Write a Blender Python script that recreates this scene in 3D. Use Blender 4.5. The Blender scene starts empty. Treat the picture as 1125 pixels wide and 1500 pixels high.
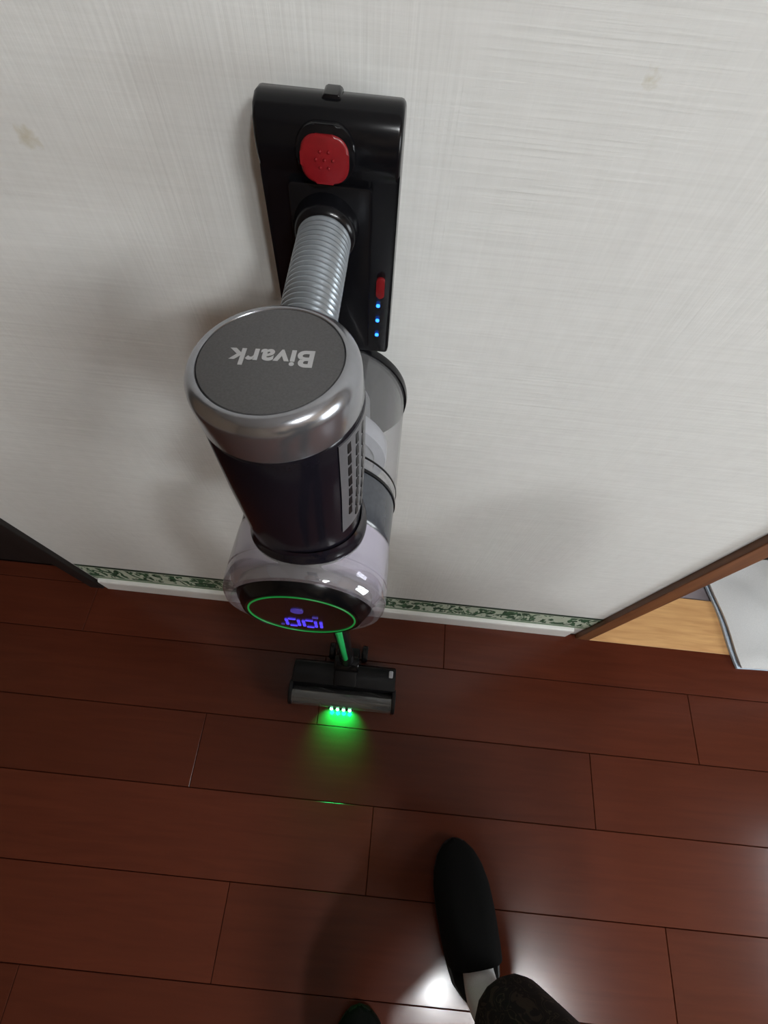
import bpy, bmesh, math, random
from mathutils import Vector, Matrix
random.seed(7)
R_ = math.radians
scene = bpy.context.scene
COL = scene.collection

# ------------------------------------------------------------------ camera
CAM_H = 1.25
roll = math.atan(.105); tilt = R_(26.0)
cx = Vector((math.cos(roll), math.sin(roll), 0))
dn = Vector((-math.sin(roll), math.cos(roll), 0))
fw = Vector((0, 0, 1))
wx = cx; wz = -(fw*math.cos(tilt) + dn*math.sin(tilt)); wy = fw*math.sin(tilt) - dn*math.cos(tilt)
def c2w(v): return Vector((wx.dot(v), wy.dot(v), wz.dot(v)))
right, up, back = c2w(Vector((1, 0, 0))), c2w(Vector((0, -1, 0))), c2w(Vector((0, 0, -1)))
cam = bpy.data.cameras.new('camera'); camo = bpy.data.objects.new('camera', cam); COL.objects.link(camo)
camo.matrix_world = Matrix(((right.x, up.x, back.x, 0), (right.y, up.y, back.y, 0), (right.z, up.z, back.z, CAM_H), (0, 0, 0, 1)))
cam.sensor_fit = 'HORIZONTAL'; cam.sensor_width = 36; cam.lens = 707/1125*36; cam.clip_start = .01
scene.camera = camo

# ------------------------------------------------------------------ light
LAMP = (1.03, -1.27); LAMP_W = .38; LAMP_D = .22; LAMP_POWER = 128.0
ADDED_DOWNLIGHT = (.585, -1.22); DOWN_R = .060; DOWN_POWER = 620.0  # second one is unseen, added for the white reflection on the floor
ADDED_WINDOW = (-.90, -.16, .60, 1.35); ADDED_WINDOW_POWER = 17.0     # y0, y1, z0, z1 of an unseen glowing pane added on the east wall as fill
w = bpy.data.worlds.new('world'); scene.world = w; w.use_nodes = True
w.node_tree.nodes['Background'].inputs[0].default_value = (.8, .85, 1, 1)
w.node_tree.nodes['Background'].inputs[1].default_value = .02
vs = scene.view_settings
vs.view_transform = 'Standard'; vs.look = 'None'; vs.gamma = 1; vs.use_curve_mapping = False; vs.exposure = -0.15

# ------------------------------------------------------------------ helpers
def mat(name, col, rough=.5, metal=0, emis=None, es=0, trans=0, ior=1.45, coat=0, spec=.5, alpha=1):
    m = bpy.data.materials.new(name); m.use_nodes = True
    b = m.node_tree.nodes['Principled BSDF']
    b.inputs['Base Color'].default_value = (*col, 1); b.inputs['Roughness'].default_value = rough
    b.inputs['Metallic'].default_value = metal; b.inputs['IOR'].default_value = ior
    b.inputs['Transmission Weight'].default_value = trans; b.inputs['Coat Weight'].default_value = coat
    b.inputs['Specular IOR Level'].default_value = spec; b.inputs['Alpha'].default_value = alpha
    if emis: b.inputs['Emission Color'].default_value = (*emis, 1); b.inputs['Emission Strength'].default_value = es
    return m
def nodes(m): return m.node_tree.nodes, m.node_tree.links, m.node_tree.nodes['Principled BSDF']
def nn(N, t, **kw):
    n = N.new(t)
    for k, v in kw.items(): setattr(n, k, v)
    return n
def coords(N, L, scale=(1, 1, 1), loc=(0, 0, 0), kind='Object'):
    tc = N.new('ShaderNodeTexCoord'); mp = N.new('ShaderNodeMapping')
    mp.inputs['Scale'].default_value = scale; mp.inputs['Location'].default_value = loc
    L.new(tc.outputs[kind], mp.inputs['Vector']); return mp.outputs['Vector']
def ramp(N, L, src, stops):
    r = N.new('ShaderNodeValToRGB'); e = r.color_ramp.elements
    while len(e) < len(stops): e.new(.5)
    for el, (p, c) in zip(e, stops): el.position = p; el.color = (*c, 1)
    L.new(src, r.inputs[0]); return r.outputs[0]
def grain(m, scale, amount, stretch=(1, 1, 1), rough=0, detail=4):
    """fine colour mottling + bump on a plain material"""
    N, L, b = nodes(m); v = coords(N, L, stretch)
    n = nn(N, 'ShaderNodeTexNoise'); n.inputs['Scale'].default_value = scale; n.inputs['Detail'].default_value = detail
    L.new(v, n.inputs['Vector'])
    c = b.inputs['Base Color'].default_value[:3]
    o = ramp(N, L, n.outputs['Fac'], [(.3, tuple(x*(1-amount) for x in c)), (.7, tuple(min(1, x*(1+amount)) for x in c))])
    L.new(o, b.inputs['Base Color'])
    if rough:
        bp = N.new('ShaderNodeBump'); bp.inputs['Strength'].default_value = rough; bp.inputs['Distance'].default_value = .001
        L.new(n.outputs['Fac'], bp.inputs['Height']); L.new(bp.outputs[0], b.inputs['Normal'])
    return m

def mesh_obj(name, me, m, parent=None, smooth=False):
    o = bpy.data.objects.new(name, me); COL.objects.link(o)
    if m and not me.materials: me.materials.append(m)
    if smooth:
        for p in me.polygons: p.use_smooth = True
    if parent:
        o.parent = parent
        wm = Matrix.Translation(parent.location) if parent.parent is None else Matrix.Identity(4)
        o.matrix_parent_inverse = wm.inverted()
    return o
def obj(name, bm, m, parent=None, M=None, smooth=False, auto=None):
    if M is not None: bmesh.ops.transform(bm, matrix=M, verts=bm.verts)
    bmesh.ops.recalc_face_normals(bm, faces=bm.faces)
    if auto is not None:
        for f in bm.faces: f.smooth = True
        for e in bm.edges:
            if len(e.link_faces) == 2 and e.calc_face_angle(0) > R_(auto): e.smooth = False
    me = bpy.data.meshes.new(name); bm.to_mesh(me); bm.free()
    return mesh_obj(name, me, m, parent, smooth)
def thing(name, label, cat, loc, group=None):
    o = bpy.data.objects.new(name, None); COL.objects.link(o); o.location = loc; o.empty_display_size = .05
    tag(o, label, cat, group); return o
def tag(o, label, cat, group=None):
    o['label'] = label; o['category'] = cat
    if group: o['group'] = group
    return o
def struct(o): o['kind'] = 'structure'; return o

def add_box(bm, x0, x1, y0, y1, z0, z1, bev=0, seg=2):
    r = bmesh.ops.create_cube(bm, size=1)
    vs_ = r['verts']
    for v in vs_: v.co = Vector(((x0+x1)/2+v.co.x*(x1-x0), (y0+y1)/2+v.co.y*(y1-y0), (z0+z1)/2+v.co.z*(z1-z0)))
    if bev:
        es = list({e for v in vs_ for e in v.link_edges})
        bmesh.ops.bevel(bm, geom=es, offset=bev, segments=seg, profile=.5, affect='EDGES')
    return bm
def box(*a, **k): return add_box(bmesh.new(), *a, **k)
def add_lathe(bm, prof, seg=64, axis='z', c=(0, 0, 0), a0=0, a1=2*math.pi, closed=False):
    """prof: (radius, height). axis z or y or x"""
    full = abs(a1-a0-2*math.pi) < 1e-6; n = seg if full else seg+1
    rings = []
    for r, h in prof:
        ring = []
        for i in range(n):
            a = a0+(a1-a0)*i/seg; p, q = r*math.cos(a), r*math.sin(a)
            co = {'z': (p, q, h), 'y': (p, h, q), 'x': (h, p, q)}[axis]
            ring.append(bm.verts.new(Vector(co)+Vector(c)))
            if r < 1e-7 and full: ring = [ring[0]]*n; break
        rings.append(ring)
    pairs = list(zip(rings, rings[1:]))
    if closed: pairs.append((rings[-1], rings[0]))
    for A, B in pairs:
        for i in range(n if full else n-1):
            j = (i+1) % n
            vs_ = []
            for v in (A[i], A[j], B[j], B[i]):
                if v not in vs_: vs_.append(v)
            if len(vs_) >= 3:
                try: bm.faces.new(vs_)
                except ValueError: pass
    return bm
def lathe(*a, **k): return add_lathe(bmesh.new(), *a, **k)
def add_tube(bm, pts, rad, seg=16, cap=True):
    pts = [Vector(p) for p in pts]; rings = []
    rads = rad if isinstance(rad, (list, tuple)) else [rad]*len(pts)
    ref = None
    for i, p in enumerate(pts):
        d = (pts[min(i+1, len(pts)-1)]-pts[max(i-1, 0)]).normalized()
        if ref is None: ref = d.orthogonal().normalized()
        ref = (ref-d*ref.dot(d)).normalized(); s = d.cross(ref)
        rings.append([bm.verts.new(p+(ref*math.cos(2*math.pi*k/seg)+s*math.sin(2*math.pi*k/seg))*rads[i]) for k in range(seg)])
    for A, B in zip(rings, rings[1:]):
        for k in range(seg): bm.faces.new((A[k], A[(k+1) % seg], B[(k+1) % seg], B[k]))
    if cap: bm.faces.new(rings[0][::-1]); bm.faces.new(rings[-1])
    return bm
def tube(*a, **k): return add_tube(bmesh.new(), *a, **k)
def prism(outline, d0, d1, axis='x', bev=0, seg=2):
    """outline 2D polygon extruded along axis; x: (y,z)  y: (x,z)  z: (x,y)"""
    bm = bmesh.new()
    f3 = {'x': lambda a, b, d: (d, a, b), 'y': lambda a, b, d: (a, d, b), 'z': lambda a, b, d: (a, b, d)}[axis]
    A = [bm.verts.new(f3(a, b, d0)) for a, b in outline]; B = [bm.verts.new(f3(a, b, d1)) for a, b in outline]
    n = len(A); ca = bm.faces.new(A); cb = bm.faces.new(B[::-1])
    for i in range(n): bm.faces.new((A[i], B[i], B[(i+1) % n], A[(i+1) % n]))
    if bev:
        es = list(ca.edges)+list(cb.edges)
        bmesh.ops.bevel(bm, geom=es, offset=bev, segments=seg, profile=.5, affect='EDGES')
    return bm
def rrect(w_, h_, r, n=6, c=(0, 0)):
    o = []
    for qx, qy, a0 in ((1, 1, 0), (-1, 1, 90), (-1, -1, 180), (1, -1, 270)):
        for i in range(n+1):
            a = R_(a0+90*i/n); o.append((c[0]+qx*(w_/2-r)+r*math.cos(a), c[1]+qy*(h_/2-r)+r*math.sin(a)))
    return o
def skin_mesh(name, chains, sub=2):
    """chains: list of [(point, radius), ...]; a chain that starts with the same point as an earlier vertex is joined to it"""
    me = bpy.data.meshes.new(name); V, E, Rd, roots = [], [], [], []
    idx = {}
    for ch in chains:
        prev = None
        for k, (p, r) in enumerate(ch):
            key = tuple(round(x, 5) for x in p)
            if key in idx: i = idx[key]
            else:
                i = len(V); idx[key] = i; V.append(p); Rd.append(r)
                if k == 0: roots.append(i)
            if prev is not None: E.append((prev, i))
            prev = i
    me.from_pydata(V, E, []); tmp = bpy.data.objects.new(name+'_tmp', me); COL.objects.link(tmp)
    tmp.modifiers.new('s', 'SKIN'); sv = me.skin_vertices[0].data
    for i, r in enumerate(Rd):
        sv[i].radius = (r, r) if not isinstance(r, tuple) else r; sv[i].use_root = i in roots
    md = tmp.modifiers.new('d', 'SUBSURF'); md.levels = sub; md.render_levels = sub
    dg = bpy.context.evaluated_depsgraph_get(); dg.update()
    out = bpy.data.meshes.new_from_object(tmp.evaluated_get(dg)); bpy.data.objects.remove(tmp); bpy.data.meshes.remove(me)
    out.name = name
    for p in out.polygons: p.use_smooth = True
    return out

# ------------------------------------------------------------------ setting: materials
def wallpaper():
    m = mat('wallpaper', (.66, .645, .61), .75, spec=.25); N, L, b = nodes(m)
    def noise(scale, sc, det=3):
        n = N.new('ShaderNodeTexNoise'); n.inputs['Scale'].default_value = sc; n.inputs['Detail'].default_value = det
        L.new(coords(N, L, scale), n.inputs['Vector']); return n.outputs['Fac']
    h1 = noise((9, 9, 420), 1); h2 = noise((420, 9, 9), 1); h3 = noise((1, 1, 1), 60)
    big = noise((1, 1, 1), 3.2, 2)
    mix = nn(N, 'ShaderNodeMix'); mix.data_type = 'FLOAT'
    bal = ramp(N, L, big, [(.42, (0.15,)*3), (.66, (.62,)*3)])
    L.new(bal, mix.inputs[0]); L.new(h1, mix.inputs[2]); L.new(h2, mix.inputs[3])
    add = nn(N, 'ShaderNodeMath', operation='MULTIPLY_ADD'); L.new(h3, add.inputs[0]); add.inputs[1].default_value = .45; L.new(mix.outputs[0], add.inputs[2])
    bp = N.new('ShaderNodeBump'); bp.inputs['Strength'].default_value = .42; bp.inputs['Distance'].default_value = .0012
    L.new(add.outputs[0], bp.inputs['Height']); L.new(bp.outputs[0], b.inputs['Normal'])
    base = ramp(N, L, add.outputs[0], [(.35, (.59, .592, .575)), (.95, (.69, .695, .680))])
    # two small yellowed spots with their own ragged outline
    cur = base
    tc = N.new('ShaderNodeTexCoord')
    for (sx, sz, rad, k) in ((-.242, 1.074, .0085, .55), (.112, 1.133, .0060, .6)):
        sub = nn(N, 'ShaderNodeVectorMath', operation='SUBTRACT'); L.new(tc.outputs['Object'], sub.inputs[0]); sub.inputs[1].default_value = (sx, .315, sz)
        ln = nn(N, 'ShaderNodeVectorMath', operation='LENGTH'); L.new(sub.outputs[0], ln.inputs[0])
        wob = nn(N, 'ShaderNodeMath', operation='MULTIPLY_ADD'); L.new(noise((1, 1, 1), 190), wob.inputs[0]); wob.inputs[1].default_value = .014; L.new(ln.outputs['Value'], wob.inputs[2])
        mr = N.new('ShaderNodeMapRange'); L.new(wob.outputs[0], mr.inputs[0]); mr.inputs[1].default_value = rad; mr.inputs[2].default_value = rad+.006
        mr.inputs[3].default_value = k; mr.inputs[4].default_value = 0
        mx = nn(N, 'ShaderNodeMix'); mx.data_type = 'RGBA'; L.new(mr.outputs[0], mx.inputs[0]); L.new(cur, mx.inputs[6]); mx.inputs[7].default_value = (.43, .38, .24, 1)
        cur = mx.outputs[2]
    L.new(cur, b.inputs['Base Color']); return m
def border_paper():
    m = mat('border_paper', (.5, .6, .5), .6); N, L, b = nodes(m)
    def nz(scale, sc, det, dist=0):
        n = N.new('ShaderNodeTexNoise'); n.inputs['Scale'].default_value = sc; n.inputs['Detail'].default_value = det; n.inputs['Distortion'].default_value = dist
        L.new(coords(N, L, scale), n.inputs['Vector']); return n.outputs['Fac']
    leaf = nz((1, 1, .55), 55, 2, 1.4)
    leafm = ramp(N, L, leaf, [(.47, (0, 0, 0)), (.50, (1, 1, 1))])
    tc = N.new('ShaderNodeTexCoord'); sp = N.new('ShaderNodeSeparateXYZ'); L.new(tc.outputs['Object'], sp.inputs[0])
    # the printed scroll stays inside the band, two ruled lines at its edges (z .06 - .162)
    def band(lo, hi):
        a = nn(N, 'ShaderNodeMath', operation='GREATER_THAN'); L.new(sp.outputs['Z'], a.inputs[0]); a.inputs[1].default_value = lo
        c = nn(N, 'ShaderNodeMath', operation='LESS_THAN'); L.new(sp.outputs['Z'], c.inputs[0]); c.inputs[1].default_value = hi
        mu = nn(N, 'ShaderNodeMath', operation='MULTIPLY'); L.new(a.outputs[0], mu.inputs[0]); L.new(c.outputs[0], mu.inputs[1]); return mu.outputs[0]
    mu = nn(N, 'ShaderNodeMath', operation='MULTIPLY'); L.new(leafm, mu.inputs[0]); L.new(band(.078, .147), mu.inputs[1])
    mx = nn(N, 'ShaderNodeMix'); mx.data_type = 'RGBA'; L.new(mu.outputs[0], mx.inputs[0]); mx.inputs[6].default_value = (.50, .57, .46, 1)
    L.new(ramp(N, L, nz((1, 1, 1), 90, 2), [(.4, (.012, .05, .022)), (.65, (.06, .16, .075))]), mx.inputs[7])
    mx2 = nn(N, 'ShaderNodeMix'); mx2.data_type = 'RGBA'; L.new(band(.151, .17), mx2.inputs[0]); L.new(mx.outputs[2], mx2.inputs[6]); mx2.inputs[7].default_value = (.012, .035, .02, 1)
    mx3 = nn(N, 'ShaderNodeMix'); mx3.data_type = 'RGBA'; L.new(band(.066, .073), mx3.inputs[0]); L.new(mx2.outputs[2], mx3.inputs[6]); mx3.inputs[7].default_value = (.05, .14, .07, 1)
    L.new(mx3.outputs[2], b.inputs['Base Color']); return m
def wood(name, c0, c1, rough, stretch, scale=8, var=0, coat=0, bump=.05):
    m = mat(name, c0, rough, coat=coat, spec=.22 if coat else .5); N, L, b = nodes(m)
    if coat: b.inputs['Coat Roughness'].default_value = .12
    oi = N.new('ShaderNodeObjectInfo')
    cb = nn(N, 'ShaderNodeCombineXYZ'); L.new(oi.outputs['Random'], cb.inputs[0])
    sc = nn(N, 'ShaderNodeVectorMath', operation='SCALE'); L.new(cb.outputs[0], sc.inputs[0]); sc.inputs['Scale'].default_value = 37
    ad = nn(N, 'ShaderNodeVectorMath', operation='ADD'); L.new(coords(N, L, stretch), ad.inputs[0]); L.new(sc.outputs[0], ad.inputs[1])
    n = N.new('ShaderNodeTexNoise'); n.inputs['Scale'].default_value = scale; n.inputs['Detail'].default_value = 6; n.inputs['Distortion'].default_value = .6
    L.new(ad.outputs[0], n.inputs['Vector'])
    col = ramp(N, L, n.outputs['Fac'], [(.3, c0), (.7, c1)])
    if var:
        hv = N.new('ShaderNodeHueSaturation'); mr = N.new('ShaderNodeMapRange'); L.new(oi.outputs['Random'], mr.inputs[0]); mr.inputs[3].default_value = 1-var; mr.inputs[4].default_value = 1+var
        L.new(mr.outputs[0], hv.inputs['Value']); L.new(col, hv.inputs['Color']); col = hv.outputs[0]
    L.new(col, b.inputs['Base Color'])
    bp = N.new('ShaderNodeBump'); bp.inputs['Strength'].default_value = bump; bp.inputs['Distance'].default_value = .001
    L.new(n.outputs['Fac'], bp.inputs['Height']); L.new(bp.outputs[0], b.inputs['Normal'])
    return m
M_wall = wallpaper(); M_border = border_paper()
M_plain = grain(mat('plain_wallpaper', (.31, .225, .15), .8), 60, .05)
M_ceil = grain(mat('ceiling_board', (.72, .71, .69), .85), 80, .04)
M_floor = wood('red_brown_flooring', (.064, .0150, .0074), (.079, .0186, .0091), .20, (1.2, 14, 14), 5, .16, coat=.12)
M_groove = grain(mat('floor_groove', (.02, .008, .006), .7), 50, .2)
M_base = grain(mat('white_baseboard', (.74, .74, .72), .45), 30, .03)
M_jamb = wood('door_frame_wood', (.115, .042, .016), (.20, .080, .030), .4, (14, 14, 1), 5)
M_thresh = wood('pale_threshold_wood', (.50, .27, .11), (.66, .39, .17), .4, (2, 22, 8), 4)
M_dark = wood('dark_door_wood', (.006, .004, .004), (.011, .007, .006), .6, (12, 12, 1), 5)
M_grey = grain(mat('grey_vinyl_floor', (.20, .175, .19), .45), 14, .15)

# ------------------------------------------------------------------ setting: shell
YW, XL, XR = .315, -.705, .532
EAST, WEST, SOUTH, CEIL = 1.9, -1.9, -2.4, 2.5
PL, PW = .909, .157
fl = struct(obj('floor', box(WEST, EAST, SOUTH, .36, -.05, -.0105), M_groove))
plank_me = {}
def plank(x0, x1, y0, y1):
    g = .0006; wd, dp = round(x1-x0-2*g, 4), round(y1-y0-2*g, 4)
    if (wd, dp) not in plank_me:
        bm = box(-wd/2, wd/2, -dp/2, dp/2, -.0105, 0)
        bmesh.ops.bevel(bm, geom=[e for e in bm.edges if all(v.co.z > -.001 for v in e.verts)], offset=.0008, segments=1, affect='EDGES')
        me = bpy.data.meshes.new('plank'); bm.to_mesh(me); bm.free(); me.materials.append(M_floor); plank_me[(wd, dp)] = me
    o = bpy.data.objects.new('plank', plank_me[(wd, dp)]); COL.objects.link(o); o.parent = fl
    o.location = ((x0+x1)/2, (y0+y1)/2, 0)
row_y = [.3135, .193, .036, -.117, -.277, -.438]
row_x = [.189, .803, .542, .045, .671, .30]
while row_y[-1]-PW > SOUTH: row_y.append(row_y[-1]-PW); row_x.append(random.uniform(-.4, .4))
row_y.append(SOUTH)
def plank_row(y0, y1, xj, lo, hi):
    k = math.floor((lo-xj)/PL)
    while xj+k*PL < hi:
        a, b_ = max(lo, xj+k*PL), min(hi, xj+(k+1)*PL)
        if b_-a > .02: plank(a, b_, y0, y1)
        k += 1
for i, (ya, yb) in enumerate(zip(row_y, row_y[1:])): plank_row(yb, ya, row_x[i] if i < len(row_x) else .1, WEST, EAST)
plank_row(.3135, .352, -1.2, WEST, -.72)       # strip running on to the dark door on the left

bm = box(XL, XR, YW, YW+.125, 0, CEIL)
add_box(bm, WEST, XL, YW, YW+.125, 2.02, CEIL); add_box(bm, XR, EAST, YW, YW+.125, 2.02, CEIL); add_box(bm, 1.45, EAST, YW, YW+.125, 0, 2.02)
struct(obj('wall_north', bm, M_wall))
struct(obj('wall_south', box(WEST, EAST, SOUTH-.1, SOUTH, 0, CEIL), M_plain))
y0, y1, z0, z1 = ADDED_WINDOW
bm = box(EAST, EAST+.1, SOUTH, y0, 0, CEIL); add_box(bm, EAST, EAST+.1, y1, 2.1, 0, CEIL)
add_box(bm, EAST, EAST+.1, y0, y1, 0, z0); add_box(bm, EAST, EAST+.1, y0, y1, z1, CEIL)
struct(obj('wall_east', bm, M_plain))
ym = (y0+y1)/2
bm = bmesh.new()
for a, b_, c, d in ((y0, y1, z0, z0+.035), (y0, y1, z1-.035, z1), (y0, y0+.035, z0+.035, z1-.035), (y1-.035, y1, z0+.035, z1-.035), (ym-.02, ym+.02, z0+.035, z1-.035)):
    add_box(bm, EAST+.02, EAST+.06, a, b_, c, d, bev=.003)
wn = struct(obj('added_window_1', bm, grain(mat('added_window_frame', (.35, .33, .30), .4), 60, .05)))  # unseen, added as fill light to brighten the lower wall
M_pane = mat('fill_light_pane', (.7, .7, .7), .5, emis=(.90, .965, 1), es=ADDED_WINDOW_POWER)
for a, b_ in ((y0+.036, ym-.021), (ym+.021, y1-.036)): obj('pane', box(EAST+.036, EAST+.042, a, b_, z0+.036, z1-.036), M_pane, wn)
struct(obj('wall_west', box(WEST-.1, WEST, SOUTH, .5, 0, CEIL), M_plain))
struct(obj('ceiling', box(WEST, EAST, SOUTH, 2.1, CEIL, CEIL+.08), M_ceil))
struct(obj('wall_hall', box(.3, EAST, 2.0, 2.1, 0, CEIL), M_plain))
struct(obj('wall_hall_side', box(.3, .4, .45, 2.0, 0, CEIL), M_plain))
struct(obj('floor_hall', box(.4, EAST, .4435, 2.0, -.05, -.004), M_grey))
hf = struct(obj('trim_1', box(.535, 1.45, .3025, .443, -.02, .0015, bev=.001), M_thresh))   # door sill
struct(obj('trim_2', box(XL+.003, XR-.0005, YW-.0006, YW+.0004, .0585, .162), M_border))    # wallpaper border
# baseboard with a rounded upper edge
prof = [(YW, 0), (YW-.010, 0), (YW-.010, .054), (YW-.0085, .0585), (YW-.005, .060), (YW, .060)]
struct(obj('baseboard_north', prism(prof, -.694, .5035, 'x', bev=.0008, seg=1), M_base))
struct(obj('baseboard_south', box(WEST, EAST, SOUTH, SOUTH+.01, 0, .06, bev=.002), M_base))
struct(obj('baseboard_west', box(WEST, WEST+.01, SOUTH+.011, .29, 0, .06, bev=.002), M_base))
struct(obj('baseboard_east', box(EAST-.01, EAST, SOUTH+.011, .29, 0, .06, bev=.002), M_base))
# wooden door frame on the right
fr = struct(obj('trim_3', box(XR-.001, .566, .3025, YW+.128, -.004, 2.05, bev=.0015), M_jamb))
obj('head_rail', box(.567, 1.45, .306, YW+.128, 2.0, 2.05, bev=.0015), M_jamb, fr)
obj('post', box(1.451, 1.49, .3025, YW+.128, -.004, 2.05, bev=.0015), M_jamb, fr)
# dark door and frame on the left
d = struct(obj('door_1', box(-1.62, -.742, .353, .39, .002, 2.0, bev=.002), M_dark))
obj('frame_post', box(-.741, XL, .3045, .45, -.004, 2.05, bev=.002), M_dark, d)
obj('frame_post', box(-1.66, -1.621, .3045, .45, -.004, 2.05, bev=.002), M_dark, d)
obj('head_rail', box(-1.62, -.742, .3045, .45, 2.001, 2.05, bev=.002), M_dark, d)
M_brass = mat('dull_brass', (.35, .28, .15), .4, 1)
obj('finger_pull', lathe([(0, 0), (.02, 0), (.024, -.003), (.026, 0), (.026, .004)], 24, 'y', (-.80, .3525, .95)), M_brass, d, auto=40)
struct(obj('wall_north_side', box(WEST, -1.661, .316, .44, 0, 2.02), M_plain))

# ------------------------------------------------------------------ ceiling lamp
t = thing('ceiling_lamp', 'rectangular white ceiling lamp glowing above the dark wooden floor', 'lamp', (LAMP[0], LAMP[1], CEIL))
M_lampbody = mat('lamp_plastic', (.8, .8, .8), .4)
M_diff = mat('lamp_diffuser', (.9, .9, .9), .5, emis=(.975, .995, 1), es=LAMP_POWER)
obj('lamp_base', prism(rrect(LAMP_W+.03, LAMP_D+.03, .03, 6, LAMP), CEIL-.03, CEIL, 'z', bev=.004), M_lampbody, t, auto=40)
obj('diffuser', prism(rrect(LAMP_W, LAMP_D, .04, 8, LAMP), CEIL-.075, CEIL-.0305, 'z', bev=.018, seg=4), M_diff, t, auto=60)

t = thing('added_downlight', 'small round lamp added beside the rectangular one for the floor reflection', 'lamp', (ADDED_DOWNLIGHT[0], ADDED_DOWNLIGHT[1], CEIL))
obj('trim_ring', lathe([(DOWN_R, CEIL), (DOWN_R+.02, CEIL), (DOWN_R+.02, CEIL-.006), (DOWN_R+.004, CEIL-.012), (DOWN_R, CEIL-.010)], 40, 'z', (*ADDED_DOWNLIGHT, 0), closed=True), M_lampbody, t, auto=40)
obj('lens', lathe([(DOWN_R-.0005, CEIL-.001), (DOWN_R-.0005, CEIL-.008), (DOWN_R*.6, CEIL-.011), (0, CEIL-.012)], 40, 'z', (*ADDED_DOWNLIGHT, 0)), mat('added_downlight_lens', (.9, .9, .9), .4, emis=(.96, .99, 1), es=DOWN_POWER), t, auto=60)

# ------------------------------------------------------------------ vacuum cleaner
VX = -.05
vac = thing('stick_vacuum', 'black and silver cordless stick vacuum standing against the cream wall, display lit', 'vacuum cleaner', (VX, .16, 0))
M_black = grain(mat('black_gloss_plastic', (.004, .004, .005), .2, spec=.28), 200, .1)
M_blackm = grain(mat('black_satin_plastic', (.006, .006, .007), .3, spec=.35), 300, .15)
M_plum = grain(mat('dark_plum_gloss_plastic', (.008, .007, .011), .16, spec=.32), 200, .1)
M_gun = grain(mat('gunmetal_ring', (.36, .37, .40), .22, .85), 300, .04)
M_matte = grain(mat('matte_grey_plate', (.105, .105, .108), .5), 900, .12, rough=.1)
M_pearl = grain(mat('pearl_silver', (.74, .74, .80), .28, .35, coat=.3), 300, .03)
M_slate = grain(mat('slate_plastic', (.045, .05, .06), .25, coat=.3), 300, .1)
M_greyp = grain(mat('grey_plastic', (.22, .225, .235), .4), 300, .06)
M_lgrey = grain(mat('light_grey_plastic', (.40, .41, .44), .35), 300, .05)
M_ventp = grain(mat('vent_grey', (.10, .10, .108), .4), 300, .05)
M_grip = grain(mat('ribbed_grey_grip', (.27, .30, .33), .24, .6), 300, .04)
def clear(name, tint, gloss=.06, thick=.25, refl=.05):
    """thin clear plastic: mostly see-through with a glossy skin and a little body colour"""
    m = bpy.data.materials.new(name); m.use_nodes = True; N = m.node_tree.nodes; L = m.node_tree.links
    N.remove(N['Principled BSDF']); out = N['Material Output']
    tr = N.new('ShaderNodeBsdfTransparent'); tr.inputs[0].default_value = (*tint, 1)
    df = N.new('ShaderNodeBsdfDiffuse'); df.inputs[0].default_value = (*[x*.7 for x in tint], 1)
    gl = N.new('ShaderNodeBsdfGlossy'); gl.inputs[1].default_value = gloss
    m1 = N.new('ShaderNodeMixShader'); m1.inputs[0].default_value = thick; L.new(tr.outputs[0], m1.inputs[1]); L.new(df.outputs[0], m1.inputs[2])
    lw = N.new('ShaderNodeLayerWeight'); lw.inputs[0].default_value = .5
    pw = nn(N, 'ShaderNodeMath', operation='POWER'); L.new(lw.outputs['Facing'], pw.inputs[0]); pw.inputs[1].default_value = 4
    fr_ = nn(N, 'ShaderNodeMath', operation='MULTIPLY_ADD'); L.new(pw.outputs[0], fr_.inputs[0]); fr_.inputs[1].default_value = .7; fr_.inputs[2].default_value = refl
    nz = N.new('ShaderNodeTexNoise'); nz.inputs['Scale'].default_value = 40; bp = N.new('ShaderNodeBump'); bp.inputs['Strength'].default_value = .02
    L.new(coords(N, L), nz.inputs['Vector']); L.new(nz.outputs['Fac'], bp.inputs['Height']); L.new(bp.outputs[0], gl.inputs['Normal'])
    m2 = N.new('ShaderNodeMixShader'); L.new(fr_.outputs[0], m2.inputs[0]); L.new(m1.outputs[0], m2.inputs[1]); L.new(gl.outputs[0], m2.inputs[2])
    L.new(m2.outputs[0], out.inputs[0]); return m
M_clear = clear('smoky_clear_plastic', (.95, .95, .96), thick=.07)
M_clearv = clear('violet_clear_plastic', (.92, .90, .955), thick=.20, refl=.13)
M_cover = clear('clear_roller_window', (.88, .89, .89), thick=.06)
M_red = grain(mat('red_plastic', (.165, .004, .007), .35, coat=.1), 300, .08)
M_redl = mat('small_red_button', (.16, .006, .008), .35)
def glow(n, c, s): return mat(n, tuple(x*.2 for x in c), .4, emis=c, es=s)
M_blue = glow('blue_led', (.02, .16, 1), 5)
M_gring = glow('green_ring_light', (.02, .55, .10), .30)
M_violet = glow('violet_digit', (.10, .06, 1), 1.0)
M_violetd = glow('dim_violet_icon', (.12, .08, .6), .35)
M_led = glow('green_led', (.35, 1, .62), 9)
M_print = mat('silver_lettering', (.55, .56, .58), .35, .3)
M_screen = mat('dark_screen', (.012, .006, .006), .2, coat=.3)
M_metal = mat('dark_metal_tube', (.06, .06, .065), .25, .9)
M_green = grain(mat('painted_led_green', (.02, .62, .16), .3), 100, .05)  # colour of the LED reflection painted on the dark tube

al = R_(4)
BF = Matrix(((1, 0, 0, VX+.0015), (0, math.cos(al), math.sin(al), .075), (0, -math.sin(al), math.cos(al), .919), (0, 0, 0, 1)))
DR = .0565
def b_obj(name, bm, m, par=vac, auto=35): return obj(name, bm, m, par, BF, auto=auto)
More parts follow.
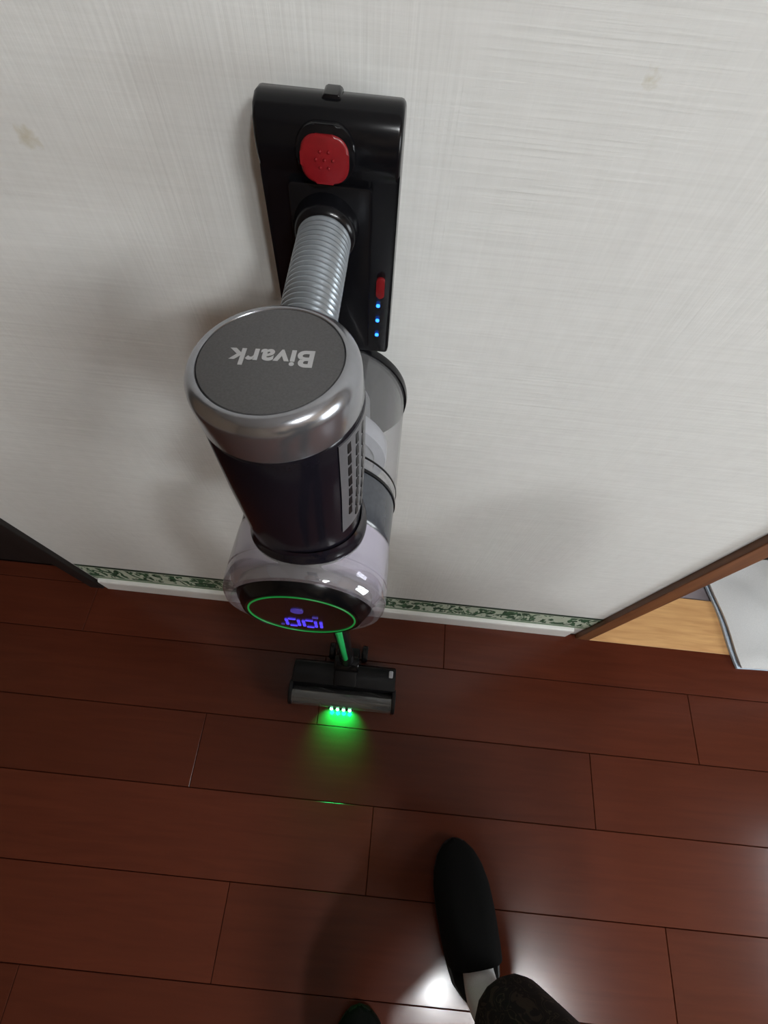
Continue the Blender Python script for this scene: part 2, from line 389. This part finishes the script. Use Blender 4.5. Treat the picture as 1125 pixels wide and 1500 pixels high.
# drum lying front to back
disp = b_obj('display_housing', lathe([(.030, .020), (.046, .020), (.0515, .022), (.0530, .028), (.0545, .056), (.030, .056)], 72, 'y'), M_pearl)
b_obj('clear_shell', lathe([(.0470, .018), (.0470, .0095), (.0495, .0065), (.0530, .0070), (.0555, .0105), (.0565, .015), (.0565, .0235), (.0558, .0240), (.0558, .0258), (.0564, .0263), (.0562, .034), (.0555, .056), (.0548, .056), (.0552, .034), (.0545, .024), (.0520, .019)], 72, 'y', closed=True), M_clearv, disp)
b_obj('bezel', lathe([(.030, .019), (.0468, .018), (.0468, .0110), (.0455, .0085), (.0405, .0015), (.0390, .0008), (.0385, .0030), (.0300, .006)], 72, 'y'), M_black, disp)
scr = b_obj('screen', lathe([(0, .0012), (.0388, .0012), (.0388, .004), (0, .004)], 72, 'y'), M_screen)
b_obj('ring_light', lathe([(.0364+.0006*math.cos(a), .0010+.0005*math.sin(a)) for a in [2*math.pi*k/8 for k in range(8)]], 96, 'y', closed=True), M_gring, scr)
def seg_bar(bm, x0, x1, z0, z1): return add_box(bm, x0, x1, .0004, .0013, z0, z1, bev=.0003, seg=1)
def zero(cx_, cz, w_=.0086, h_=.0150):
    bm = bmesh.new(); s = .0011
    for sx in (-1, 1):
        for sz in (-1, 1):
            seg_bar(bm, cx_+sx*w_/2-s, cx_+sx*w_/2+s, cz+sz*h_*.25-.0026, cz+sz*h_*.25+.0026)
    for sz in (-1, 1): seg_bar(bm, cx_-w_/2+.0016, cx_+w_/2-.0016, cz+sz*h_/2-.0008, cz+sz*h_/2+.0008)
    return bm
b_obj('digit', zero(-.0080, -.0165), M_violet, scr)
b_obj('digit', zero(.0042, -.0165), M_violet, scr)
bm = bmesh.new()
for sz in (-1, 1): seg_bar(bm, .0112, .0134, -.0165+sz*.00375-.0026, -.0165+sz*.00375+.0026)
b_obj('digit', bm, M_violet, scr)
b_obj('percent_mark', seg_bar(bmesh.new(), -.0172, -.0146, -.0235, -.0222), M_violetd, scr)
b_obj('mode_icon', prism(rrect(.0085, .0085, .0040, 8, (-.0025, .0100)), .0004, .0013, 'y'), M_violetd, scr)
b_obj('fan_icon', seg_bar(bmesh.new(), .0070, .0110, -.0022, .0006), M_violetd, scr)
# slate middle band, clear dust cup, back lid
b_obj('drum_band', lathe([(.03, .0565), (.0520, .0565), (.0540, .058), (.0550, .061), (.0557, .090), (.0557, .0935), (.03, .0935)], 72, 'y'), M_slate)
b_obj('seal_ring', lathe([(.053, .0935), (.0566, .0938), (.0568, .0950), (.0566, .0962), (.053, .0965)], 72, 'y'), M_black)
cup = b_obj('dust_cup', lathe([(.0560, .097), (.0563, .100), (.0563, .205), (.0550, .205), (.0550, .100)], 72, 'y', closed=True), M_clear)
b_obj('cup_rib', lathe([(.0561, .1045), (.0567, .1048), (.0567, .1060), (.0561, .1063)], 72, 'y'), M_black, cup)
b_obj('cup_lid', lathe([(0, .212), (.052, .212), (.0580, .210), (.0585, .206), (.0580, .2025), (.0568, .2025), (.0565, .206), (.03, .207), (0, .207)], 72, 'y'), M_black)
cyc = b_obj('cyclone', lathe([(.0, .098), (.036, .098), (.0355, .150), (.030, .165), (.026, .200), (0, .200)], 56, 'y'), M_greyp)
b_obj('cyclone_collar', lathe([(.0365, .136), (.0450, .137), (.0460, .140), (.0455, .152), (.0440, .154), (.0365, .153)], 56, 'y'), M_lgrey, cyc)
# upright motor cylinder
MX, MY, MT = -.0013, .0685, .167
MP = BF @ Matrix.Translation((0, .06, .05)) @ Matrix.Rotation(R_(-4.5), 4, 'Y') @ Matrix.Translation((0, -.06, -.05))
def lean(bm):
    for v in bm.verts:
        if v.co.z < .141: v.co.y -= .016*(.141-v.co.z)/.091
def m_obj(name, bm, m, par=vac, auto=35, sh=True):
    if sh: lean(bm)
    return obj(name, bm, m, par, MP, auto=auto)
def m_prof(p, **k): return lathe(p, 72, 'z', (MX, MY, 0), **k)
arc = [(.0350+.0068*math.sin(R_(a)), MT-.0095+.0095*math.cos(R_(a))) for a in range(0, 91, 10)]
cap = m_obj('motor_cap', m_prof([(.0342, MT-.0022), (.0346, MT-.0003)]+arc+[(.0418, .143), (.0413, .1415), (.034, .1415)]), M_gun, auto=50)
plate = m_obj('cap_plate', m_prof([(0, MT-.0004), (.0338, MT-.0004), (.0341, MT-.0009), (.0341, MT-.003), (0, MT-.003)]), M_matte, cap)
cu = bpy.data.curves.new('lettering', 'FONT'); cu.body = 'Bivark'; cu.size = .0142; cu.align_x = 'CENTER'; cu.align_y = 'CENTER'; cu.extrude = .00012; cu.offset = .00038; cu.space_character = 1.06
tmp = bpy.data.objects.new('tmp', cu); COL.objects.link(tmp)
dg = bpy.context.evaluated_depsgraph_get(); tme = bpy.data.meshes.new_from_object(tmp.evaluated_get(dg)); bpy.data.objects.remove(tmp)
xs = [v.co.x for v in tme.vertices]; sx = .040/(max(xs)-min(xs)); ys = [v.co.y for v in tme.vertices]; ym = (max(ys)+min(ys))/2; xm = (max(xs)+min(xs))/2
bm = bmesh.new(); bm.from_mesh(tme)
for v in bm.verts: v.co = Vector((-(v.co.x-xm)*sx+MX, -(v.co.y-ym)*1.02+MY, v.co.z+MT-.0002))
m_obj('lettering', bm, M_print, plate, auto=None)
body = m_obj('motor_body', m_prof([(.034, .1425), (.0408, .1413), (.0414, .1395), (.0392, .100), (.0362, .066), (.0345, .048), (.0335, .030), (.028, .020)]), M_plum)
# collar that settles over the drum
bm = bmesh.new(); n = 96; rows = []
def on_drum(x, off): return math.sqrt(max((DR+off)**2-x*x, 1e-6))
for (r, off) in ((.0347, .0085), (.0353, .0055), (.0362, .0034), (.0374, .0020), (.0381, .0010), (.0383, .0002), (.0378, -.004)):
    rw = []
    for i in range(n):
        a = 2*math.pi*i/n; x, y = r*math.cos(a), r*math.sin(a)
        rw.append(bm.verts.new((MX+.001+x, MY-.0155+y, on_drum(MX+x, off))))
    rows.append(rw)
for A, B in zip(rows, rows[1:]):
    for i in range(n): bm.faces.new((A[i], A[(i+1) % n], B[(i+1) % n], B[i]))
b_obj('motor_collar', bm, M_plum, body, auto=50)
# ventilation panel on the right flank
vp = m_obj('vent_panel', m_prof([(.0394, .1385), (.0421, .1385), (.0400, .100), (.0372, .069), (.0350, .067)], a0=R_(-40), a1=R_(34)), M_ventp, body)
for ci, a in enumerate((-30, -20, -10)):
    for k in range(8):
        if ci == 0 and k > 6: continue
        z1 = .1325-k*.0080; a_ = R_(a)
        bm = box(-.0006, .0004, -.0015, .0015, -.0032, .0032, bev=.0003, seg=1)
        bmesh.ops.transform(bm, matrix=Matrix.Translation((MX+(.0372+(min(z1, .1)-.069)*.09+(max(z1, .1)-.1)*.052)*math.cos(a_), MY+(.0372+(min(z1, .1)-.069)*.09+(max(z1, .1)-.1)*.052)*math.sin(a_), z1)) @ Matrix.Rotation(a_, 4, 'Z'), verts=bm.verts)
        m_obj('vent_slot', bm, M_blackm, vp)
# ribbed grip between motor and battery
GZ, G0, G1 = .1570, .098, .189
prof = [(0, G0)]
nr = 24
for k in range(nr):
    y0 = G0+(G1-G0)*k/nr; s = (G1-G0)/nr
    prof += [(.0143, y0+s*.05), (.0158, y0+s*.3), (.0160, y0+s*.5), (.0158, y0+s*.7), (.0143, y0+s*.95)]
GM = BF @ Matrix.Translation((-.0035, .19, GZ)) @ Matrix.Rotation(R_(8), 4, 'X') @ Matrix.Translation((0, -.19, 0))
obj('grip', lathe(prof, 40, 'y'), M_grip, vac, GM, auto=60)
obj('grip_collar', lathe([(.0145, .180), (.0172, .181), (.0190, .185), (.0200, .195), (.010, .197)], 40, 'y'), M_black, vac, GM, auto=50)
# battery pack
BY = .1925
prof = [(.2225, .064), (.2225, .206), (.2160, .2140), (.2070, .2178), (.1985, .2186), (.1915, .2160), (.1875, .2105), (.1858, .2030), (.1862, .1950), (.1885, .1885), (BY, .184), (BY, .068), (.1945, .064)]
bat = b_obj('battery', prism(prof, -.0385, .0382, 'x', bev=.0026, seg=3), M_black, auto=40)
b_obj('battery_plate', prism(rrect(.0480, .112, .003, 4, (-.0005, .1250)), .1905, .196, 'y', bev=.0009), M_black, bat, auto=40)
bezel = b_obj('button_bezel', prism(rrect(.0310, .0270, .0110, 8, (-.001, .1985)), .1842, .196, 'y', bev=.0012), M_black, bat, auto=40)
BM = Matrix.Translation((-.0015, .1862, .1965)) @ Matrix.Rotation(R_(-4), 4, 'X')
bm = prism(rrect(.0256, .0225, .0085, 8), -.0036, .004, 'y', bev=.0016, seg=3)
bmesh.ops.transform(bm, matrix=BM, verts=bm.verts)
btn = b_obj('release_button', bm, M_red, bat, auto=40)
for (dx, dz) in ((-.0022, .0036), (.0022, .0036), (-.0045, 0), (0, 0), (.0045, 0), (-.0022, -.0036), (.0022, -.0036)):
    bm = lathe([(0, -.0045), (.0006, -.0042), (.0009, -.0036), (.0009, -.003)], 10, 'y', (dx, 0, dz)); bmesh.ops.transform(bm, matrix=BM, verts=bm.verts)
    b_obj('button_dot', bm, M_red, btn)
b_obj('catch', prism(rrect(.0095, .0040, .0016, 5, (.001, .2178)), .1965, .2080, 'y', bev=.0008), M_black, bat, auto=40)
b_obj('power_button', prism(rrect(.0055, .0150, .0022, 5, (.0305, .1200)), .1908, .196, 'y', bev=.0007), M_redl, bat, auto=40)
for z in (.1060, .0940, .0815): b_obj('indicator_led', prism(rrect(.0026, .0022, .0010, 4, (.0295, z)), .1916, .196, 'y'), M_blue, bat)
# tube down to the floor head
top = BF @ Vector((0, .075, -.046)); low = Vector((VX, .181, .112))
wd_ = lambda s: top.lerp(low, s)
obj('tube_socket', tube([wd_(-.03), wd_(.0), wd_(.09), wd_(.10)], [.024, .024, .022, .019], 32), M_blackm, vac, auto=50)
tb = obj('tube', tube([wd_(.05), wd_(.93)], .0135, 32), M_metal, vac, auto=50)
fwd = Vector((0, -.0118, 0))
obj('painted_led_streak', tube([wd_(.10)+fwd, wd_(.11)+fwd, wd_(.92)+fwd, wd_(.93)+fwd], [.004, .0056, .0056, .004], 16), M_green, tb, auto=50)  # green LED reflection on the tube, put in as a coloured strip
# floor head
hx = -.053
hd = obj('floor_head', prism([(.176, .014), (.176, .040), (.168, .050), (.140, .054), (.122, .050), (.116, .040), (.116, .012)], hx-.122, hx+.122, 'x', bev=.004, seg=2), M_blackm, vac, auto=40)
obj('end_cap', prism([(.124, .006), (.126, .045), (.112, .052), (.092, .050), (.078, .040), (.073, .022), (.078, .006)], hx-.1255, hx-.1165, 'x', bev=.002), M_blackm, hd, auto=40)
obj('end_cap', prism([(.124, .006), (.126, .045), (.112, .052), (.092, .050), (.078, .040), (.073, .022), (.078, .006)], hx+.1165, hx+.1255, 'x', bev=.002), M_blackm, hd, auto=40)
obj('latch', prism(rrect(.010, .022, .003, 4, (hx+.110, .156)), .044, .0525, 'z', bev=.001), M_lgrey, hd, auto=40)
win = []
for k in range(13):
    a = R_(80+k*9.0); win.append((.100+.0255*math.cos(a), .0245+.0255*math.sin(a)))
inn = [(.100+(y-.100)*.95, .0245+(z-.0245)*.95) for y, z in win]
obj('roller_window', prism(win+inn[::-1], hx-.1165, hx+.1165, 'x'), M_cover, hd, auto=40)
bm = tube([(hx-.115, .100, .0235), (hx+.115, .100, .0235)], .0195, 32)
for s in range(4):
    for k in range(40):
        a0 = 2*math.pi*(s/4+k/40*.5); x0 = hx-.113+.226*k/40
        add_box(bm, x0, x0+.0058, .100+.0205*math.cos(a0)-.0016, .100+.0205*math.cos(a0)+.0016, .0235+.0205*math.sin(a0)-.0016, .0235+.0205*math.sin(a0)+.0016)
M_brush = grain(mat('dark_brush', (.016, .016, .017), .6), 200, .4)
obj('brush_roller', bm, M_brush, hd)
lamp_bar = obj('headlamp', prism(rrect(.060, .008, .003, 4, (hx, .0225)), .0715, .078, 'y', bev=.001), M_blackm, hd, auto=40)
for k in range(4):
    x = -.0745+k*.0143
    obj('led', lathe([(0, .0690), (.0026, .0697), (.0040, .0715), (.0040, .074)], 16, 'y', (x, 0, .0245)), M_led, lamp_bar, auto=60)
# articulated neck
obj('yoke', prism([(.100+.02, .046), (.206, .020), (.214, .030), (.212, .046), (.190, .062), (.150, .066), (.122, .056)], hx-.024, hx+.030, 'x', bev=.005, seg=2), M_blackm, hd, auto=40)
for s in (-1, 1): obj('wheel', lathe([(0, -.007), (.017, -.007), (.020, -.004), (.020, .004), (.017, .007), (0, .007)], 28, 'x', (hx+.003+s*.040, .205, .0205)), M_blackm, hd, auto=40)
obj('swivel', lathe([(0, -.028), (.017, -.028), (.0195, -.024), (.0195, .024), (.017, .028), (0, .028)], 32, 'x', (hx+.003, .172, .062)), M_black, hd, auto=40)
nk = [Vector((hx+.002, .178, .058)), Vector((VX, .181, .082)), Vector((VX, .181, .105)), Vector((VX, .180, .150)), Vector((VX, .179, .170))]
pr_, rr = [], []
for k in range(15):
    s = k/14; p = nk[0].lerp(nk[3], s); pr_.append(p); rr.append(.0170 if k % 2 else .0145)
obj('neck_hose', tube(pr_, rr, 24), M_blackm, hd, auto=30)
# the headlamp's own light
for k in range(4):
    ld = bpy.data.lights.new('headlamp_light', 'SPOT'); ld.energy = 1.3; ld.color = (0, 1, .17); ld.spot_size = R_(118); ld.spot_blend = .6; ld.shadow_soft_size = .003
    lo = bpy.data.objects.new('headlamp_light', ld); COL.objects.link(lo); lo.parent = vac; lo.matrix_parent_inverse = Matrix.Translation(vac.location).inverted()
    lo.location = (-.0745+k*.0143, .0675, .0225); lo.rotation_euler = Vector((0, -.62, -.78)).to_track_quat('-Z', 'Y').to_euler()

# ------------------------------------------------------------------ cloth on the right
M_cloth = grain(mat('pale_grey_cloth', (.56, .57, .575), .85), 500, .06, rough=.2)
M_hem = grain(mat('blue_white_hem', (.50, .60, .72), .8), 200, .1)
cl = thing('folded_cloth', 'pale grey folded cloth lying across the wooden door sill at the right edge', 'cloth', (1.12, .39, 0))
def cloth_layer(z, th, dx, seed):
    bm = bmesh.new(); nx, ny = 36, 26; rnd = random.Random(seed); ph = [rnd.uniform(0, 6) for _ in range(6)]
    c00, c10, c01, c11 = Vector((.935+dx, .268)), Vector((1.42, .275)), Vector((.885+dx, .56)), Vector((1.42, .60))
    G = [[], []]
    for j in range(ny+1):
        for lay in (0, 1):
            G[lay].append([])
        for i in range(nx+1):
            s, t_ = i/nx, j/ny
            p = (c00.lerp(c10, s)).lerp(c01.lerp(c11, s), t_)
            h = .006*math.sin(7*s+2.5*t_+ph[0])+.005*math.sin(3*s-8*t_+ph[1])+.003*math.sin(14*s+9*t_+ph[2])
            edge = min(1, min(s, t_, 1-t_)*6+.05); h = (h+.009)*edge
            G[0][-1].append(bm.verts.new((p.x+.003*math.sin(9*t_+ph[3]), p.y+.002*math.sin(8*s), z+th+max(0, h))))
            G[1][-1].append(bm.verts.new((p.x+.003*math.sin(9*t_+ph[3]), p.y+.002*math.sin(8*s), z+max(0, h)*.6)))
    for lay in (0, 1):
        for j in range(ny):
            for i in range(nx): bm.faces.new((G[lay][j][i], G[lay][j][i+1], G[lay][j+1][i+1], G[lay][j+1][i]))
    rim = lambda g: [g[0][i] for i in range(nx)]+[g[j][nx] for j in range(ny)]+[g[ny][i] for i in range(nx, 0, -1)]+[g[j][0] for j in range(ny, 0, -1)]
    a, b_ = rim(G[0]), rim(G[1])
    for i in range(len(a)): bm.faces.new((a[i], a[(i+1) % len(a)], b_[(i+1) % len(a)], b_[i]))
    return bm
obj('lower_fold', cloth_layer(.002, .006, .006, 3), M_hem, cl, auto=50)
obj('upper_fold', cloth_layer(.016, .005, .010, 8), M_cloth, cl, auto=50)

# ------------------------------------------------------------------ slippers
M_slip = grain(mat('black_felt', (.003, .003, .003), .9, spec=.2), 400, .3)
M_sole = grain(mat('black_rubber_sole', (.010, .011, .011), .5), 200, .2)
def half_w(s):      # half width along the foot, s = 0 heel .. 1 toe
    pts = [(0, 0), (.02, .020), (.06, .032), (.15, .048), (.25, .053), (.35, .0555), (.55, .0580), (.70, .0570), (.82, .050), (.91, .038), (.965, .024), (.99, .012), (1, 0)]
    for (a, wa), (b_, wb) in zip(pts, pts[1:]):
        if s <= b_: return wa+(wb-wa)*(s-a)/(b_-a)
    return 0
SL = .275
def slipper(label, toe, ang):
    t = thing('slipper', label, 'slipper', (toe[0], toe[1], 0), 'pair of black slippers')
    M = Matrix.Translation((toe[0], toe[1], 0)) @ Matrix.Rotation(ang, 4, 'Z') @ Matrix.Translation((0, -SL, 0))
    S = [0, .01, .03, .06, .1, .15, .25, .35, .45, .55, .63, .7, .76, .82, .87, .91, .94, .965, .98, .99, 1]
    out = [(half_w(s), s*SL) for s in S]+[(-half_w(s), s*SL) for s in S[-2:0:-1]]
    obj('sole', prism(out, 0, .016, 'z', bev=.003), M_sole, t, M, auto=50)
    bm = bmesh.new(); rows = []; s0 = .28
    for k in range(24):
        s = s0+(1-s0)*k/23; s_ = min(s, .998)
        hw = half_w(s_)*.99+.001; h = .018+.070*(1-((s-s0)/(1-s0))**2.4)*(.85+.15*(1-s)) if s < 1 else .018
        h = max(h, .020); rw = []
        for i in range(17):
            a = math.pi*i/16; cx_, sx_ = math.cos(a), math.sin(a)
            rw.append(bm.verts.new((hw*math.copysign(abs(cx_)**.55, cx_), s_*SL, .010+(h-.010)*abs(sx_)**.75)))
        rows.append(rw)
    for A, B in zip(rows, rows[1:]):
        for i in range(16): bm.faces.new((A[i], A[i+1], B[i+1], B[i]))
    bm.faces.new(rows[-1])
    bmesh.ops.recalc_face_normals(bm, faces=bm.faces)
    bmesh.ops.solidify(bm, geom=list(bm.faces), thickness=.004)
    obj('upper', bm, M_slip, t, M, auto=60)
    ins = [(half_w(s)*.9, s*SL) for s in S[1:-1]]+[(-half_w(s)*.9, s*SL) for s in S[-2:0:-1]]
    obj('insole', prism(ins, .0155, .019, 'z', bev=.001), M_slip, t, M, auto=50)
    return M
FA = R_(13); FB = R_(6)
MR = slipper('black closed-toe slipper worn on the forward foot, fully in view', (.222, -.158), FA)
ML = slipper('black slipper of which only the toe tip shows at the bottom edge', (.052, -.441), FB)

# ------------------------------------------------------------------ the person holding the phone
per = thing('person', 'person standing in dark patterned trousers, white socks and black slippers', 'person', (.22, -.45, 0))
M_skin = grain(mat('skin', (.50, .31, .22), .55), 60, .06)
M_sock = grain(mat('white_sock', (.60, .60, .60), .9), 500, .06, rough=.2)
M_shirt = grain(mat('dark_grey_knit', (.045, .045, .05), .9), 300, .2)
M_hair = grain(mat('black_hair', (.012, .010, .010), .5), 200, .3)
def trouser_mat():
    m = mat('dark_paisley_cloth', (.008, .007, .006), .8); N, L, b = nodes(m)
    n = N.new('ShaderNodeTexNoise'); n.inputs['Scale'].default_value = 26; n.inputs['Detail'].default_value = 2; n.inputs['Distortion'].default_value = 1.6
    L.new(coords(N, L), n.inputs['Vector'])
    c = ramp(N, L, n.outputs['Fac'], [(.46, (.006, .005, .005)), (.485, (.055, .042, .028)), (.505, (.006, .005, .005)), (.60, (.006, .005, .005)), (.615, (.035, .024, .018))])
    L.new(c, b.inputs['Base Color']); return m
M_trou = trouser_mat()
def fp(M, x, y, z): return tuple(M @ Vector((x, y, z)))
def leg(M):
    ank = Vector(fp(M, 0, .032, .100)); return ank
aR, aL = leg(MR), leg(ML)
hipR, hipL = (.48, -.50, .78), (.315, -.53, .78)
knR, knL = (.405, -.445, .44), (.12, -.55, .44)
pel = (.40, -.515, .82); wai = (.405, -.515, .95); che = (.41, -.50, 1.10); ub = (.405, -.48, 1.19); nek = (.395, -.455, 1.255)
shR, shL = (.56, -.47, 1.17), (.25, -.48, 1.17)
elR, elL = (.47, -.27, 1.02), (.10, -.40, .99)
wrR, wrL = (.105, -.150, 1.150), (-.045, -.185, 1.135)
pmR = (.058, -.105, 1.180); pmL = (-.042, -.125, 1.170)
def foot(M, a): return [(tuple(a), .032), (fp(M, 0, .040, .056), .030), (fp(M, 0, .13, .040), .020), (fp(M, 0, .205, .034), .013)]
chains = [
    [(pel, (.11, .085)), (wai, (.095, .072)), (che, (.105, .078)), (ub, (.072, .060)), (nek, .046)],
    [(pel, .12), (hipR, .078), (knR, .055), (tuple(aR.lerp(Vector(knR), .55)), .052)]+[(tuple(aR.lerp(Vector(knR), .2)), .038)]+foot(MR, aR),
    [(pel, .12), (hipL, .078), (knL, .055), (tuple(aL.lerp(Vector(knL), .55)), .052)]+[(tuple(aL.lerp(Vector(knL), .2)), .038)]+foot(ML, aL),
    [(ub, .09), (shR, .052), (elR, .038), (wrR, .026), (pmR, (.034, .016))],
    [(ub, .09), (shL, .052), (elL, .038), (wrL, .026), (pmL, (.034, .016))],
]
# phone frame: it lies in the camera's image plane, just behind the lens
PC = Vector((0, 0, CAM_H)) + back*.010
def ph(x, y, z): return tuple(PC + right*x + up*y + back*z)      # x to the right of the picture, y up, z towards the viewer
def finger(pts, r): return [(p, rr_) for p, rr_ in zip(pts, (r, r*.95, r*.85, r*.7))]
P = Vector(pmR)
for k, yy in enumerate((-.060, -.080, -.100, -.118)):         # four fingers behind the lower half, tips round the far edge
    ln = (.9, 1, .95, .78)[k]
    chains.append(finger([ph(.028, yy-.004, -.016), ph(.010, yy, -.012), ph(.010-.030*ln, yy+.002, -.010), ph(.006-.042*ln, yy+.004, .004)], .0085))
chains.append(finger([ph(.036, -.095, -.010), ph(.050, -.080, .004), ph(.044, -.058, .016), ph(.032, -.040, .018)], .0100))
for k, yy in enumerate((-.070, -.088, -.106, -.122)):         # the other hand steadies the near edge
    ln = (.9, 1, .95, .78)[k]
    chains.append(finger([ph(-.046, yy-.022, -.014), ph(-.036, yy-.018, -.024), ph(-.036+.026*ln, yy-.016, -.026), ph(-.030+.040*ln, yy-.014, -.024)], .0085))
chains.append(finger([ph(-.044, -.128, -.004), ph(-.040, -.112, .012), ph(-.028, -.094, .018), ph(-.014, -.080, .018)], .0100))
mesh_obj('body', skin_mesh('body', chains), M_skin, per)
# head: shaped ball with nose, brow, eyes, mouth, ears
hc = Vector((.375, -.405, 1.375)); HM = Matrix.Translation(hc) @ Matrix.Rotation(R_(-28), 4, 'X')
bm = bmesh.new(); bmesh.ops.create_uvsphere(bm, u_segments=48, v_segments=32, radius=1)
for v in bm.verts:
    x, y, z = v.co
    f = max(0, y); jaw = max(0, -z)
    X = .074*x*(1-.28*jaw**1.5); Y = .094*y*(1-.12*jaw)+(.008*jaw if y > 0 else -.006*jaw); Z = .112*z
    Y += .020*math.exp(-((x/.16)**2+((z+.12)/.20)**2))*(y > 0)                                    # nose
    Y -= .010*sum(math.exp(-(((x-s*.40)/.18)**2+((z-.08)/.12)**2)) for s in (-1, 1))*(y > 0)         # eye sockets
    Y += .005*math.exp(-((x/.28)**2+((z+.42)/.06)**2))*(y > 0)-.004*math.exp(-((x/.26)**2+((z+.50)/.03)**2))*(y > 0)  # lips
    v.co = Vector((X, Y, Z))
hd_ = obj('head', bm, M_skin, per, HM, smooth=True)
M_eye = mat('eye_dark', (.03, .02, .015), .15)
for s in (-1, 1):
    bm = bmesh.new(); bmesh.ops.create_uvsphere(bm, u_segments=16, v_segments=10, radius=.011); bmesh.ops.translate(bm, vec=(s*.029, .074, .009), verts=bm.verts)
    obj('eye', bm, M_eye, hd_, HM, smooth=True)
    bm = bmesh.new(); bmesh.ops.create_uvsphere(bm, u_segments=16, v_segments=10, radius=1)
    for v in bm.verts: v.co = Vector((s*.075+v.co.x*.008, -.006+v.co.y*.017, -.006+v.co.z*.030))
    obj('ear', bm, M_skin, hd_, HM, smooth=True)
bm = bmesh.new(); bmesh.ops.create_uvsphere(bm, u_segments=40, v_segments=26, radius=1)
for v in bm.verts:
    x, y, z = v.co; v.co = Vector((.081*x, .101*y-.006, .117*z+.004))
bmesh.ops.delete(bm, geom=[v for v in bm.verts if (v.co.y > .035 and v.co.z < .062) or v.co.z < -.070], context='VERTS')
obj('hair', bm, M_hair, per, HM, smooth=True)
# clothing follows the body
def cuff(ank, kn, s): return tuple(ank.lerp(Vector(kn), s))
hemR = (.303, -.402, .088); hemL = tuple(aL.lerp(Vector(knL), .12))
tr = skin_mesh('trousers', [
    [(pel, (.142, .108)), (wai, (.128, .098))],
    [(pel, (.142, .108)), (hipR, .098), (knR, .080), ((.356, -.425, .27), .086), ((.318, -.410, .14), .080), (hemR, .077)],
    [(pel, (.142, .108)), (hipL, .098), (knL, .080), (cuff(aL, knL, .5), .072), (hemL, .062)]])
mesh_obj('trousers', tr, M_trou, per)
mesh_obj('shirt', skin_mesh('shirt', [
    [((.402, -.515, .84), (.160, .130)), (wai, (.150, .120)), (che, (.160, .122)), (ub, (.115, .095)), ((.398, -.462, 1.235), .064)],
    [(ub, .10), (shR, .064), (elR, .050), (tuple(Vector(elR).lerp(Vector(wrR), .82)), .038)],
    [(ub, .10), (shL, .064), (elL, .050), (tuple(Vector(elL).lerp(Vector(wrL), .85)), .038)]]), M_shirt, per)
for M, a, kn in ((MR, aR, knR), (ML, aL, knL)):
    mesh_obj('sock', skin_mesh('sock', [[(tuple(a.lerp(Vector(kn), .38)), .046), (tuple(a.lerp(Vector(kn), .15)), .042), (tuple(a), .037), (fp(M, 0, .040, .058), .034), (fp(M, 0, .12, .043), .025), (fp(M, 0, .195, .036), .016)]]), M_sock, per)

# the phone that takes the picture
phn = thing('smartphone', 'black smartphone held out in two hands above the vacuum', 'phone', tuple(PC))
PM = Matrix(((right.x, up.x, back.x, PC.x), (right.y, up.y, back.y, PC.y), (right.z, up.z, back.z, PC.z), (0, 0, 0, 1)))
M_ph = mat('phone_glass', (.01, .01, .012), .15)
obj('phone_body', prism(rrect(.075, .160, .010, 6, (.018, -.062)), 0, .008, 'z', bev=.002), M_ph, phn, PM, auto=40)
obj('phone_screen', prism(rrect(.070, .152, .008, 6, (.018, -.062)), .0079, .0084, 'z'), mat('phone_screen', (.02, .02, .022), .1), phn, PM, auto=40)
obj('lens', lathe([(.0045, -.002), (.0065, -.002), (.007, 0), (.0045, 0)], 24, 'z', closed=True), M_ph, phn, PM, auto=40)
